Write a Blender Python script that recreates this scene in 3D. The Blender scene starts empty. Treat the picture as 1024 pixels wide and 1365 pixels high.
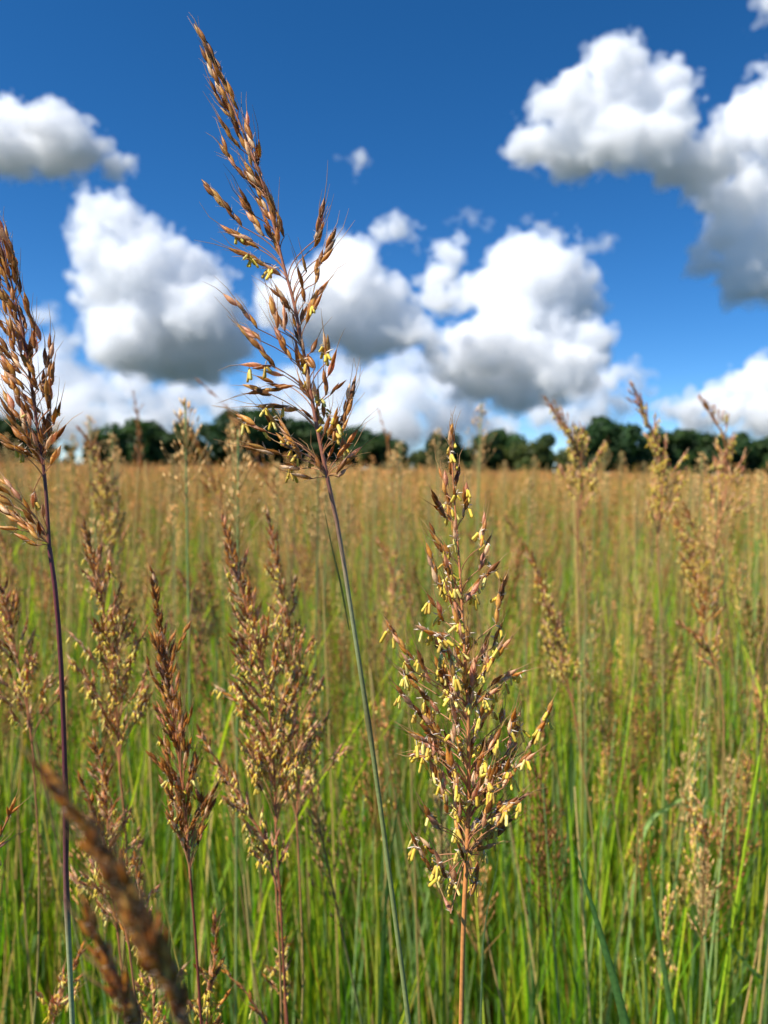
import bpy, math, random
import numpy as np
from mathutils import Vector, Matrix

C = bpy.context.scene.collection
PI = math.pi

# ------------------------------------------------------------------ camera
CAM_H = 1.55
PITCH, ROLL = math.radians(3.12), math.radians(0.95)
F = 1025.0                                   # focal length in photograph pixels
fw = Vector((0, math.cos(PITCH), -math.sin(PITCH)))
up0 = Vector((0, math.sin(PITCH), math.cos(PITCH)))
rt = Vector((1, 0, 0)) * math.cos(ROLL) + up0 * math.sin(ROLL)
up = -Vector((1, 0, 0)) * math.sin(ROLL) + up0 * math.cos(ROLL)
EYE = Vector((0, 0, CAM_H))
RT, UP, FW = (np.array(v) for v in (rt, up, fw))
EYE_N = np.array(EYE)

def P(px, py, d):
    """world point at photograph position (px, py), d metres in front of the lens"""
    return EYE_N + d * (FW + RT * ((px - 512.0) / F) - UP * ((py - 682.5) / F))

cam_data = bpy.data.cameras.new('camera')
cam = bpy.data.objects.new('camera', cam_data)
C.objects.link(cam)
m3 = Matrix((rt, up, -fw)).transposed()
cam.matrix_world = Matrix.Translation(EYE) @ m3.to_4x4()
cam_data.sensor_fit = 'VERTICAL'
cam_data.sensor_height = 34.6
cam_data.sensor_width = 26.0
cam_data.lens = 34.6 * F / 1365.0
cam_data.clip_start = 0.02
cam_data.clip_end = 120000
cam_data.dof.use_dof = True
cam_data.dof.focus_distance = 0.47
cam_data.dof.aperture_fstop = 7.5
sc = bpy.context.scene
sc.camera = cam

# ------------------------------------------------------------------ render settings
sc.render.engine = 'CYCLES'
sc.view_settings.view_transform = 'Standard'
sc.view_settings.look = 'None'
sc.view_settings.gamma = 1.0
sc.view_settings.exposure = 0.5
cy = sc.cycles
cy.use_denoising = True
try:
    cy.denoiser = 'OPENIMAGEDENOISE'
    cy.denoising_input_passes = 'RGB_ALBEDO_NORMAL'
except Exception:
    pass
cy.max_bounces = 36
cy.diffuse_bounces = 3
cy.glossy_bounces = 2
cy.transmission_bounces = 4
cy.transparent_max_bounces = 8
cy.volume_bounces = 36
cy.use_adaptive_sampling = False
cy.sample_clamp_indirect = 6.0
cy.caustics_reflective = False
cy.caustics_refractive = False

# ------------------------------------------------------------------ sun and sky
SUN_EL, SUN_AZ = math.radians(50), math.radians(-118)     # azimuth clockwise from the view direction (+Y)
sun_dir = Vector((math.sin(SUN_AZ) * math.cos(SUN_EL), math.cos(SUN_AZ) * math.cos(SUN_EL), math.sin(SUN_EL)))
sl = bpy.data.lights.new('sun', 'SUN')
sl.energy = 5.0
sl.angle = math.radians(0.5)
sl.color = (1.0, 0.95, 0.87)
so = bpy.data.objects.new('sun', sl)
so.rotation_euler = sun_dir.to_track_quat('Z', 'Y').to_euler()
so.location = (-6, 0, 12)
C.objects.link(so)

w = bpy.data.worlds.new('World')
sc.world = w
w.use_nodes = True
nt = w.node_tree
nt.nodes.clear()
sky = nt.nodes.new('ShaderNodeTexSky')
sky.sky_type = 'NISHITA'
sky.sun_disc = False
sky.sun_elevation = SUN_EL
sky.sun_rotation = SUN_AZ
sky.altitude = 1500
sky.air_density = 0.75
sky.dust_density = 0.0
sky.ozone_density = 5.0
hs = nt.nodes.new('ShaderNodeHueSaturation')
hs.inputs['Saturation'].default_value = 1.25
hs.inputs['Value'].default_value = 1.0
bg = nt.nodes.new('ShaderNodeBackground')
bg.inputs['Strength'].default_value = 0.108
wo = nt.nodes.new('ShaderNodeOutputWorld')
nt.links.new(sky.outputs[0], hs.inputs['Color'])
nt.links.new(hs.outputs[0], bg.inputs['Color'])
nt.links.new(bg.outputs[0], wo.inputs['Surface'])

# ------------------------------------------------------------------ object helpers
def tag(o, label=None, cat=None, group=None, kind=None):
    if label: o['label'] = label
    if cat: o['category'] = cat
    if group: o['group'] = group
    if kind: o['kind'] = kind
    return o

def empty(name, loc=(0, 0, 0), rz=0.0):
    o = bpy.data.objects.new(name, None)
    o.location = loc
    o.rotation_euler = (0, 0, rz)
    o.empty_display_size = 0.05
    C.objects.link(o)
    return o

class MB:
    """collects vertices, quads and triangles with a colour per vertex and builds one mesh"""
    def __init__(s):
        s.v, s.q, s.t, s.c, s.qm, s.tm, s.n = [], [], [], [], [], [], 0
    def add(s, v, q=None, t=None, col=(0.5, 0.5, 0.5), m=0):
        v = np.asarray(v, dtype=np.float32)
        k = len(v)
        c = np.empty((k, 3), np.float32)
        c[:] = col
        s.v.append(v); s.c.append(c)
        if q is not None and len(q):
            q = np.asarray(q, np.int32); s.q.append(q + s.n); s.qm.append(np.full(len(q), m, np.int32))
        if t is not None and len(t):
            t = np.asarray(t, np.int32); s.t.append(t + s.n); s.tm.append(np.full(len(t), m, np.int32))
        s.n += k
    def arrays(s):
        z = lambda l, w, ty: np.concatenate(l) if l else np.zeros((0, w) if w else (0,), ty)
        return (z(s.v, 3, np.float32), z(s.q, 4, np.int32), z(s.t, 3, np.int32), z(s.c, 3, np.float32),
                z(s.qm, 0, np.int32), z(s.tm, 0, np.int32))
    def add_arrays(s, A, mat=None, off=(0, 0, 0), tint=None):
        v, q, t, c, qm, tm = A
        if mat is not None: v = v @ np.asarray(mat, np.float32).T
        v = v + np.asarray(off, np.float32)
        s.v.append(v.astype(np.float32)); s.c.append(c if tint is None else (c * np.asarray(tint, np.float32)))
        if len(q): s.q.append(q + s.n); s.qm.append(qm)
        if len(t): s.t.append(t + s.n); s.tm.append(tm)
        s.n += len(v)
    def mesh(s, name, mats, origin=None, smooth=True):
        v, q, t, c, qm, tm = s.arrays()
        if origin is not None: v = v - np.asarray(origin, np.float32)
        me = bpy.data.meshes.new(name)
        nq, ntr = len(q), len(t)
        me.vertices.add(len(v)); me.vertices.foreach_set('co', v.ravel().astype(np.float32))
        me.loops.add(nq * 4 + ntr * 3)
        me.loops.foreach_set('vertex_index', np.concatenate([q.ravel(), t.ravel()]).astype(np.int32))
        me.polygons.add(nq + ntr)
        me.polygons.foreach_set('loop_start', np.concatenate([np.arange(nq) * 4, nq * 4 + np.arange(ntr) * 3]).astype(np.int32))
        me.polygons.foreach_set('material_index', np.concatenate([qm, tm]).astype(np.int32))
        me.update(calc_edges=True)
        me.polygons.foreach_set('use_smooth', np.full(nq + ntr, smooth, dtype=bool))
        a = me.attributes.new('Col', 'FLOAT_COLOR', 'POINT')
        rgba = np.ones((len(v), 4), np.float32); rgba[:, :3] = c
        a.data.foreach_set('color', rgba.ravel())
        for m in mats: me.materials.append(m)
        return me
    def build(s, name, mats, parent=None, origin=None, smooth=True):
        o = bpy.data.objects.new(name, s.mesh(name, mats, origin, smooth))
        C.objects.link(o)
        if parent is not None: o.parent = parent
        return o

def lin(r, g, b):
    f = lambda u: (u / 255 / 12.92) if u <= 10 else ((u / 255 + 0.055) / 1.055) ** 2.4
    return np.array([f(r), f(g), f(b)])

def new_mat(name):
    m = bpy.data.materials.new(name)
    m.use_nodes = True
    n = m.node_tree.nodes
    n.clear()
    return m, n, m.node_tree.links

def plant_mat(name, rough=0.5, translucent=0.0, spec=0.4, noise=0.25, scale=900.0, tr_gain=(1, 1, 1), two=None):
    """vertex colour x fine procedural mottling, part of the light passing through"""
    m, n, L = new_mat(name)
    at = n.new('ShaderNodeAttribute'); at.attribute_name = 'Col'
    tc = n.new('ShaderNodeTexCoord')
    nz = n.new('ShaderNodeTexNoise'); nz.inputs['Scale'].default_value = scale; nz.inputs['Detail'].default_value = 3
    L.new(tc.outputs['Object'], nz.inputs['Vector'])
    mr = n.new('ShaderNodeMapRange')
    mr.inputs['From Min'].default_value = 0.3; mr.inputs['From Max'].default_value = 0.7
    mr.inputs['To Min'].default_value = 1 - noise; mr.inputs['To Max'].default_value = 1 + noise
    L.new(nz.outputs['Fac'], mr.inputs['Value'])
    mx = n.new('ShaderNodeMix'); mx.data_type = 'RGBA'; mx.blend_type = 'MULTIPLY'; mx.inputs['Factor'].default_value = 1
    L.new(at.outputs['Color'], mx.inputs['A']); L.new(mr.outputs['Result'], mx.inputs['B'])
    col = mx.outputs['Result']
    b = n.new('ShaderNodeBsdfPrincipled')
    b.inputs['Roughness'].default_value = rough
    b.inputs['Specular IOR Level'].default_value = spec
    L.new(col, b.inputs['Base Color'])
    o = n.new('ShaderNodeOutputMaterial')
    if translucent > 0:
        t = n.new('ShaderNodeBsdfTranslucent')
        g = n.new('ShaderNodeMix'); g.data_type = 'RGBA'; g.blend_type = 'MULTIPLY'; g.inputs['Factor'].default_value = 1
        L.new(col, g.inputs['A']); g.inputs['B'].default_value = (*tr_gain, 1)
        L.new(g.outputs['Result'], t.inputs['Color'])
        ms = n.new('ShaderNodeMixShader'); ms.inputs['Fac'].default_value = translucent
        L.new(b.outputs[0], ms.inputs[1]); L.new(t.outputs[0], ms.inputs[2])
        L.new(ms.outputs[0], o.inputs['Surface'])
    else:
        L.new(b.outputs[0], o.inputs['Surface'])
    return m
# ------------------------------------------------------------------ plant building blocks
def unit(v):
    v = np.asarray(v, float); n = np.linalg.norm(v)
    return v / n if n > 1e-12 else np.array([0, 0, 1.0])

def frame(d, spin=0.0):
    """3x3 matrix whose third column is d"""
    d = unit(d)
    a = np.array([0, 0, 1.0]) if abs(d[2]) < 0.9 else np.array([1.0, 0, 0])
    x = unit(np.cross(a, d)); y = np.cross(d, x)
    c, s = math.cos(spin), math.sin(spin)
    return np.stack([x * c + y * s, -x * s + y * c, d], 1)

def spline(pts, n):
    """Catmull-Rom through pts, n samples"""
    p = np.asarray(pts, float)
    if len(p) == 2:
        t = np.linspace(0, 1, n)[:, None]; return p[0] * (1 - t) + p[1] * t
    q = np.vstack([2 * p[0] - p[1], p, 2 * p[-1] - p[-2]])
    seg = np.linalg.norm(np.diff(p, axis=0), axis=1); cum = np.concatenate([[0], np.cumsum(seg)])
    out = []
    for s in np.linspace(0, cum[-1], n):
        i = min(np.searchsorted(cum, s, 'right') - 1, len(p) - 2)
        t = (s - cum[i]) / max(seg[i], 1e-9)
        a, b, c, d = q[i], q[i + 1], q[i + 2], q[i + 3]
        out.append(0.5 * (2 * b + (c - a) * t + (2 * a - 5 * b + 4 * c - d) * t * t + (3 * b - a - 3 * c + d) * t ** 3))
    return np.array(out)

def tube(mb, pts, rad, sides, col, m=0):
    pts = np.asarray(pts, float); n = len(pts)
    rad = np.broadcast_to(np.asarray(rad, float), (n,))
    tan = np.gradient(pts, axis=0)
    f = frame(tan[0]); x = f[:, 0]
    V = np.empty((n, sides, 3)); an = np.arange(sides) * 2 * PI / sides
    for i in range(n):
        t = unit(tan[i]); x = unit(x - t * np.dot(x, t)); y = np.cross(t, x)
        V[i] = pts[i] + rad[i] * (np.cos(an)[:, None] * x + np.sin(an)[:, None] * y)
    idx = np.arange(n * sides).reshape(n, sides)
    a, b = idx[:-1], idx[1:]
    q = np.stack([a, np.roll(a, -1, 1), np.roll(b, -1, 1), b], -1).reshape(-1, 4)
    c = np.asarray(col, float)
    c = np.repeat(c, sides, 0) if c.ndim == 2 else c
    mb.add(V.reshape(-1, 3), q=q, col=c, m=m)

def spindle_tpl(profile, sides):
    """profile [(z, r)], pointed at both ends"""
    n = len(profile); an = np.arange(sides) * 2 * PI / sides
    v = [(r * math.cos(a), r * math.sin(a), z) for z, r in profile for a in an]
    v += [(0, 0, 0), (0, 0, 1)]
    idx = np.arange(n * sides).reshape(n, sides)
    a, b = idx[:-1], idx[1:]
    q = np.stack([a, np.roll(a, -1, 1), np.roll(b, -1, 1), b], -1).reshape(-1, 4)
    t = [(n * sides, idx[0][(i + 1) % sides], idx[0][i]) for i in range(sides)] + [(n * sides + 1, idx[-1][i], idx[-1][(i + 1) % sides]) for i in range(sides)]
    return np.array(v, np.float32), q, np.array(t)

SPK_HI = spindle_tpl([(.06, .34), (.2, .72), (.38, 1.0), (.58, .86), (.78, .5), (.92, .22)], 7)
SPK_MD = spindle_tpl([(.1, .5), (.4, 1.0), (.75, .55)], 5)
SPK_LO = spindle_tpl([(.4, 1.0)], 3)
ANT_HI = spindle_tpl([(.03, .75), (.2, 1.0), (.5, .85), (.8, 1.0), (.97, .75)], 5)
ANT_LO = spindle_tpl([(.1, .9), (.9, .9)], 3)

COL_SPK = [lin(190, 124, 44), lin(166, 102, 36), lin(208, 146, 54), lin(146, 90, 38), lin(200, 134, 62), lin(224, 172, 84)]
COL_PINK = [lin(236, 186, 140), lin(220, 156, 118), lin(246, 214, 168)]
COL_ANT = [lin(250, 226, 96), lin(244, 214, 78), lin(252, 236, 136), lin(228, 190, 84)]
COL_AWN = lin(196, 156, 104)
COL_HAIR = lin(240, 224, 204)

def put_spikelet(mb, p, d, L, rng, tpl=SPK_HI, pink=0.15, wid=0.15, awn=0.8, hairs=3, green=0.0):
    M = frame(d, rng.uniform(0, 6.28))
    v, q, t = tpl
    W = L * wid * rng.uniform(0.85, 1.15)
    S = np.array([W, W * 0.78, L])
    c0 = COL_PINK[rng.randrange(3)] if rng.random() < pink else COL_SPK[rng.randrange(6)]
    k = rng.uniform(0.75, 1.25)
    col = np.tile(c0 * k, (len(v), 1))
    z = v[:, 2:3]
    # the glumes' own markings: a paler straw base and margin, dark ripe tip
    col = col * (1.0 - 0.3 * np.clip((z - .6) / .4, 0, 1)) + (1 - np.clip(z / .25, 0, 1)) * 0.35 * (lin(186, 140, 96) - col)
    st = (v[:, 0:1] > 0.55 * np.abs(v[:, 0:1]).max()) * 0.35
    col = col * (1 - st) + st * lin(196, 140, 74)
    mb.add((v * S) @ M.T + p, q=q, t=t, col=col, m=0)
    tip = p + M[:, 2] * L
    if awn > 0 and rng.random() < awn:
        la = L * rng.uniform(0.9, 1.7)
        b = unit(M[:, 2] + M[:, 0] * rng.uniform(-.12, .12))
        e = unit(M[:, 2] + M[:, 0] * rng.uniform(-.45, .45) + M[:, 1] * rng.uniform(-.3, .3))
        pts = np.array([tip - M[:, 2] * L * .08, tip + b * la * .4, tip + b * la * .4 + e * la * .6])
        tube(mb, pts, np.array([.00026, .0002, .00008]), 3, COL_AWN * rng.uniform(.8, 1.3), m=1)
    for _ in range(hairs):
        h = unit(M[:, 2] * rng.uniform(.3, 1) + M[:, 0] * rng.uniform(-1, 1) + M[:, 1] * rng.uniform(-1, 1))
        s = p + M[:, 2] * L * rng.uniform(0, .12)
        tube(mb, np.array([s, s + h * L * rng.uniform(.25, .45)]), np.array([.00016, .00005]), 3, COL_HAIR, m=1)
    return M

def put_anthers(mb, p, rng, n=2, L=0.0038, tpl=ANT_HI, out=None):
    v, q, t = tpl
    for _ in range(n):
        d = np.array([rng.uniform(-.6, .6), rng.uniform(-.6, .6), -1.0])
        if out is not None: d = d + out * rng.uniform(.1, .8)
        M = frame(d, rng.uniform(0, 6.28))
        ll = L * rng.uniform(.6, 1.25)
        s = p + M[:, 2] * ll * rng.uniform(.15, .6)
        tube(mb, np.array([p, s]), .00018, 3, COL_HAIR)
        mb.add((v * np.array([L * .19, L * .13, ll])) @ M.T + s, q=q, t=t, col=COL_ANT[rng.randrange(4)] * rng.uniform(.85, 1.1))
    # pale feathery stigma
    if tpl is ANT_HI and rng.random() < .6:
        for _ in range(2):
            d = unit(np.array([rng.uniform(-1, 1), rng.uniform(-1, 1), rng.uniform(-.4, .6)]))
            tube(mb, np.array([p, p + d * L * .45, p + d * L * .8]), np.array([.0002, .00045, .00015]), 3, COL_HAIR * 1.1)

def strand(mb, am, base, tip, rng, L=0.0112, tpl=SPK_HI, anth=0.2, pink=0.15, bow=None, awn=.8, hairs=3, dense=1.0, atpl=ANT_HI, wid=.13, splay=.07, aL=.006, fl=1.0):
    """a raceme: overlapping spikelets along a short curved axis from base to tip"""
    base = np.asarray(base, float); tip = np.asarray(tip, float)
    D = tip - base; ln = np.linalg.norm(D)
    if ln < 1e-6: return
    n = max(1, int(round(ln / (L * 0.47) * dense - 0.6)))
    anth = anth * fl; pink = pink * (.4 + .6 * fl)
    u = D / ln
    b = unit(np.cross(u, [rng.uniform(-1, 1), rng.uniform(-1, 1), rng.uniform(-1, 1)])) * ln * rng.uniform(.02, .07) if bow is None else bow
    pt = lambda s: base + D * s + b * 4 * s * (1 - s)
    reach = max(0.0, 1 - L * .9 / ln)
    tube(mb, [pt(s) for s in np.linspace(0, max(reach, .1), 4)], .00035, 4, lin(140, 92, 62), m=1)
    f = frame(u, rng.uniform(0, 6.28))
    for i in range(n):
        s = reach * (i / max(1, n - 1)) if n > 1 else 0
        sgn = -1 if i % 2 else 1
        d = unit(u + b / max(ln, 1e-6) * 4 * (1 - 2 * s) + f[:, 0] * sgn * splay * rng.uniform(.3, 1.2) + f[:, 1] * rng.uniform(-.12, .12))
        p = pt(s) + f[:, 0] * sgn * .0006
        ll = L * rng.uniform(.82, 1.14)
        M = put_spikelet(mb, p, d, ll, rng, tpl, pink, wid, awn, hairs)
        if am is not None and rng.random() < anth:
            put_anthers(am, p + M[:, 2] * ll * rng.uniform(.3, .6) + M[:, 0] * ll * wid * .6, rng, rng.choice((2, 2, 3, 3)), aL, atpl, M[:, 0])

def blade(mb, pts, width, side, col, m=0, n=9, fold=.25, tp=2.2):
    """a leaf: tapering V-shaped ribbon along pts, side = direction across it"""
    p = spline(pts, n); tan = np.gradient(p, axis=0)
    tt = np.linspace(0, 1, n)
    wv = width * np.clip(np.minimum(1.0, .45 + tt * 2.2) * (1 - tt ** tp), .02, 1)
    side = np.asarray(side, float)
    V = []
    for i in range(n):
        t = unit(tan[i]); s = unit(side - t * np.dot(side, t)); nn = np.cross(t, s)
        V += [p[i] - s * wv[i] * .5 + nn * wv[i] * fold, p[i], p[i] + s * wv[i] * .5 + nn * wv[i] * fold]
    idx = np.arange(n * 3).reshape(n, 3)
    q = np.concatenate([np.stack([idx[:-1, k], idx[:-1, k + 1], idx[1:, k + 1], idx[1:, k]], -1) for k in (0, 1)])
    col = np.asarray(col, float)
    cc = np.tile(col, (n * 3, 1)); cc[1::3] *= 1.25
    mb.add(np.array(V), q=q, col=cc, m=m)

# materials
M_STEM = plant_mat('culm', .42, .0, .45, .18, 420)
M_LEAF = plant_mat('leaf_blade', .48, .5, .4, .25, 260, (1.35, 1.5, .5))
M_SPK = plant_mat('spikelet_husk', .42, .38, .45, .28, 900, (1.35, 1.15, .6))
M_AWN = plant_mat('awn_fibre', .5, .3, .4, .1, 900, (1.2, 1.1, .9))
M_ANT = plant_mat('anther', .55, .25, .3, .12, 1200, (1.1, 1.05, .8))
M_RACH = plant_mat('rachis', .45, .0, .4, .2, 700)

def col_ramp(n, stops):
    ts = np.linspace(0, 1, n); xs = [s[0] for s in stops]
    return np.stack([np.interp(ts, xs, [s[1][k] for s in stops]) for k in range(3)], 1)

GREEN_A = lin(136, 146, 88); GREEN_B = lin(150, 168, 92); PURP = lin(124, 72, 76); TAN = lin(206, 156, 92); RUST = lin(176, 108, 74); PALE = lin(166, 172, 122)

def culm_mb(pts, r0, r1, stops, node_t=(), sides=10, n=40, fuzz=True):
    """a stem with slightly swollen joints"""
    p = spline(pts, n)
    t = np.linspace(0, 1, n); r = r0 * (1 - t) + r1 * t
    c = col_ramp(n, stops)
    for nt_ in node_t:
        k = np.exp(-((t - nt_) / .012) ** 2)
        r = r * (1 + .28 * k); c = c * (1 - .55 * k[:, None]) + lin(92, 60, 48) * .55 * k[:, None]
    mb = MB(); tube(mb, p, r, sides, c)
    return mb, p

def rachis_at(R, t):
    x = min(max(t, 0), 1) * (len(R) - 1); i = min(int(x), len(R) - 2); f = x - i
    return R[i] * (1 - f) + R[i + 1] * f

def twig(mb, a, b, d0, r=.0004, col=None, n=7):
    """thin branch from a, leaving along d0, to b"""
    a = np.asarray(a); b = np.asarray(b); L = np.linalg.norm(b - a)
    c1 = a + unit(d0) * L * .4
    t = np.linspace(0, 1, n)[:, None]
    pts = a * (1 - t) ** 2 + 2 * c1 * t * (1 - t) + b * t ** 2
    tube(mb, pts, np.linspace(r, r * .75, n), 5, lin(208, 152, 106) if col is None else col, m=1)

def head_parts(root, origin, R, groups, rng, kw, rr=(.0011, .0004), rcol=None, flat=False):
    """seed_head (the rachis) > branch and anther_cluster meshes; groups: lists of (attach t, base, tip)"""
    mb = MB()
    cols = col_ramp(len(R), rcol or [(0, lin(186, 118, 80)), (1, lin(176, 106, 66))])
    tube(mb, R, np.linspace(rr[0], rr[1], len(R)), 7, cols)
    head = mb.build('seed_head', [M_RACH], root, origin)
    for g in groups:
        bm, am = MB(), MB()
        for (ta, b, tp, *o) in g:
            a = rachis_at(R, ta); d0 = rachis_at(R, min(1, ta + .05)) - rachis_at(R, max(0, ta - .05))
            if np.linalg.norm(np.asarray(b) - a) > .0015: twig(bm, a, b, d0)
            k = dict(kw); k.update(o[0] if o else {})
            strand(bm, am, b, tp, rng, **k)
        if bm.n: bm.build('branch', [M_SPK, M_AWN], head, origin).matrix_parent_inverse.identity()
        if am.n: am.build('anther_cluster', [M_ANT], head, origin)
    return head

def proc_strands(R, rng, nodes=11, Lmax=.1, spread=.42, per=(2, 3), t0=0.0, t1=.96, bias=None, taper=1.0, sl=(.022, .045), droop=.0, pw=.8, tipstrand=True, start=.35):
    """branches for a seed head: whorls along the rachis, each twig ending in a raceme with side racemes"""
    out = []; k = len(R)
    for i in range(nodes):
        u = i / max(1, nodes - 1); t = t0 + (t1 - t0) * u ** 1.05
        T = unit(rachis_at(R, min(1, t + .04)) - rachis_at(R, max(0, t - .04)))
        f = frame(T, rng.uniform(0, 6.28)); a = rachis_at(R, t)
        g = []
        nb = rng.randint(*per); ph = rng.uniform(0, 6.28)
        for j in range(nb):
            an = ph + j * 2 * PI / nb + rng.uniform(-.5, .5)
            o = f[:, 0] * math.cos(an) + f[:, 1] * math.sin(an)
            if bias is not None: o = unit(o + bias)
            L = Lmax * ((1 - u) ** pw * .85 + .15) * rng.uniform(.6, 1.1)
            sp = spread * rng.uniform(.5, 1.3) * (1.1 - .6 * u)
            D = unit(T + o * sp + np.array([0, 0, -droop]))
            end = a + D * L
            s0 = min(rng.uniform(*sl), L * (1 - start * rng.uniform(.2, 1)))
            b = end - unit(D + o * .15) * s0
            fo = dict(fl=max(0., min(1.3, 1.75 - 2.0 * u)))
            g.append((t, b, end, fo))
            m = int(L / .028 * rng.uniform(.5, 1.0))
            for q in range(m):
                s = rng.uniform(.25, .75)
                p = a + D * L * s
                d2 = unit(D + o * rng.uniform(-.3, .4) + T * .3 + np.array([rng.uniform(-.3, .3) for _ in range(3)]))
                b2 = p + d2 * .006
                g.append((t, b2, b2 + d2 * rng.uniform(sl[0] * .6, sl[1] * .7), fo))
        out.append(g)
    if tipstrand:
        T = unit(R[-1] - R[-4])
        out[-1].append((.97, rachis_at(R, .9), R[-1] + T * .01, dict(fl=0)))
    return out
# ------------------------------------------------------------------ clouds: closed lumps of real scattering volume
def cloud_shape(blobs3, lo, hi, base, thr, noise, voxel, seed, flat, scale):
    """surface of a union of soft balls broken up by turbulent and billowing noise"""
    g = bpy.data.node_groups.new('cloud shape', 'GeometryNodeTree')
    g.interface.new_socket('Geometry', in_out='OUTPUT', socket_type='NodeSocketGeometry')
    N, L = g.nodes, g.links
    pos = N.new('GeometryNodeInputPosition').outputs[0]
    def math_(op, a, b=None, c=None):
        n = N.new('ShaderNodeMath'); n.operation = op
        for k, x in enumerate((a, b, c)):
            if x is None: continue
            if isinstance(x, (int, float)): n.inputs[k].default_value = x
            else: L.new(x, n.inputs[k])
        return n.outputs[0]
    def vec(op, a, b):
        n = N.new('ShaderNodeVectorMath'); n.operation = op
        L.new(a, n.inputs[0])
        if isinstance(b, tuple): n.inputs[1].default_value = b
        else: L.new(b, n.inputs[1])
        return n.outputs['Value' if op in ('DISTANCE', 'DOT_PRODUCT') else 'Vector']
    # swirl the space a little before measuring distances
    wn = N.new('ShaderNodeTexNoise'); wn.inputs['Scale'].default_value = 1 / 60.0; wn.inputs['Detail'].default_value = 2
    so_ = vec('ADD', pos, (seed * 173.0, seed * 91.0, seed * 37.0))
    L.new(so_, wn.inputs['Vector'])
    wv = vec('SUBTRACT', wn.outputs['Color'], (.5, .5, .5))
    wv = vec('MULTIPLY', wv, (34 * noise, 34 * noise, 26 * noise))
    q = vec('ADD', pos, wv)
    q = vec('MULTIPLY', q, (1, 1, 1 / flat))
    d = None
    for (x, y, z, r) in blobs3:
        e = math_('SUBTRACT', vec('DISTANCE', q, (x, y, z / flat)), float(r))
        d = e if d is None else math_('SMOOTH_MIN', d, e, 9.0)
    n1 = N.new('ShaderNodeTexNoise'); n1.inputs['Scale'].default_value = 1 / 34.0; n1.inputs['Detail'].default_value = 5; n1.inputs['Roughness'].default_value = .62
    L.new(so_, n1.inputs['Vector'])
    v1 = N.new('ShaderNodeTexVoronoi'); v1.feature = 'F1'; v1.inputs['Scale'].default_value = 1 / 24.0; v1.inputs['Detail'].default_value = 2; v1.inputs['Roughness'].default_value = .5
    L.new(so_, v1.inputs['Vector'])
    f = math_('MULTIPLY_ADD', math_('SUBTRACT', n1.outputs['Fac'], .5), 66.0 * noise, d)
    f = math_('MULTIPLY_ADD', math_('SUBTRACT', v1.outputs['Distance'], .5), 24.0 * noise, f)
    if base is not None:
        sp = N.new('ShaderNodeSeparateXYZ'); L.new(pos, sp.inputs[0])
        b = math_('SUBTRACT', base, sp.outputs['Z'])
        b = math_('MULTIPLY_ADD', math_('SUBTRACT', n1.outputs['Fac'], .5), 40.0, b)
        f = math_('SMOOTH_MAX', f, b, 14.0)
    vc = N.new('GeometryNodeVolumeCube')
    L.new(math_('MULTIPLY', f, -1.0), vc.inputs['Density'])
    vc.inputs['Background'].default_value = -100.0
    vc.inputs['Min'].default_value = lo; vc.inputs['Max'].default_value = hi
    for k, nm in enumerate('XYZ'): vc.inputs['Resolution ' + nm].default_value = max(8, int((hi[k] - lo[k]) / voxel))
    go = N.new('NodeGroupOutput'); jn = N.new('GeometryNodeJoinGeometry')
    for k, th in enumerate(thr):
        vm = N.new('GeometryNodeVolumeToMesh'); vm.inputs['Threshold'].default_value = th
        L.new(vc.outputs[0], vm.inputs[0])
        st = N.new('GeometryNodeStoreNamedAttribute'); st.data_type = 'INT'; st.domain = 'FACE'
        st.inputs['Name'].default_value = 'shell'; st.inputs['Value'].default_value = k
        L.new(vm.outputs[0], st.inputs['Geometry']); L.new(st.outputs[0], jn.inputs[0])
    L.new(jn.outputs[0], go.inputs[0])
    tmp = bpy.data.objects.new('tmp', bpy.data.meshes.new('tmp')); C.objects.link(tmp)
    md = tmp.modifiers.new('shape', 'NODES'); md.node_group = g
    me = bpy.data.meshes.new_from_object(tmp.evaluated_get(bpy.context.evaluated_depsgraph_get()))
    bpy.data.objects.remove(tmp); bpy.data.node_groups.remove(g)
    n, nf = len(me.vertices), len(me.polygons)
    co = np.empty(n * 3, np.float32); me.vertices.foreach_get('co', co); co = co.reshape(-1, 3)
    lv = np.empty(len(me.loops), np.int32); me.loops.foreach_get('vertex_index', lv)
    tot = np.empty(nf, np.int32); me.polygons.foreach_get('loop_total', tot)
    sh = np.empty(nf, np.int32); me.attributes['shell'].data.foreach_get('value', sh)
    bpy.data.meshes.remove(me)
    out = []
    start = np.concatenate([[0], np.cumsum(tot)[:-1]])
    for k in range(len(thr)):
        b = MB(); used = np.zeros(n, bool)
        q = start[(sh == k) & (tot == 4)][:, None] + np.arange(4); t = start[(sh == k) & (tot == 3)][:, None] + np.arange(3)
        q, t = lv[q], lv[t]
        used[q.ravel()] = True; used[t.ravel()] = True
        rm = np.cumsum(used) - 1
        b.add(co[used] * scale, q=rm[q], t=rm[t])
        out.append(b)
    return out

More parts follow.
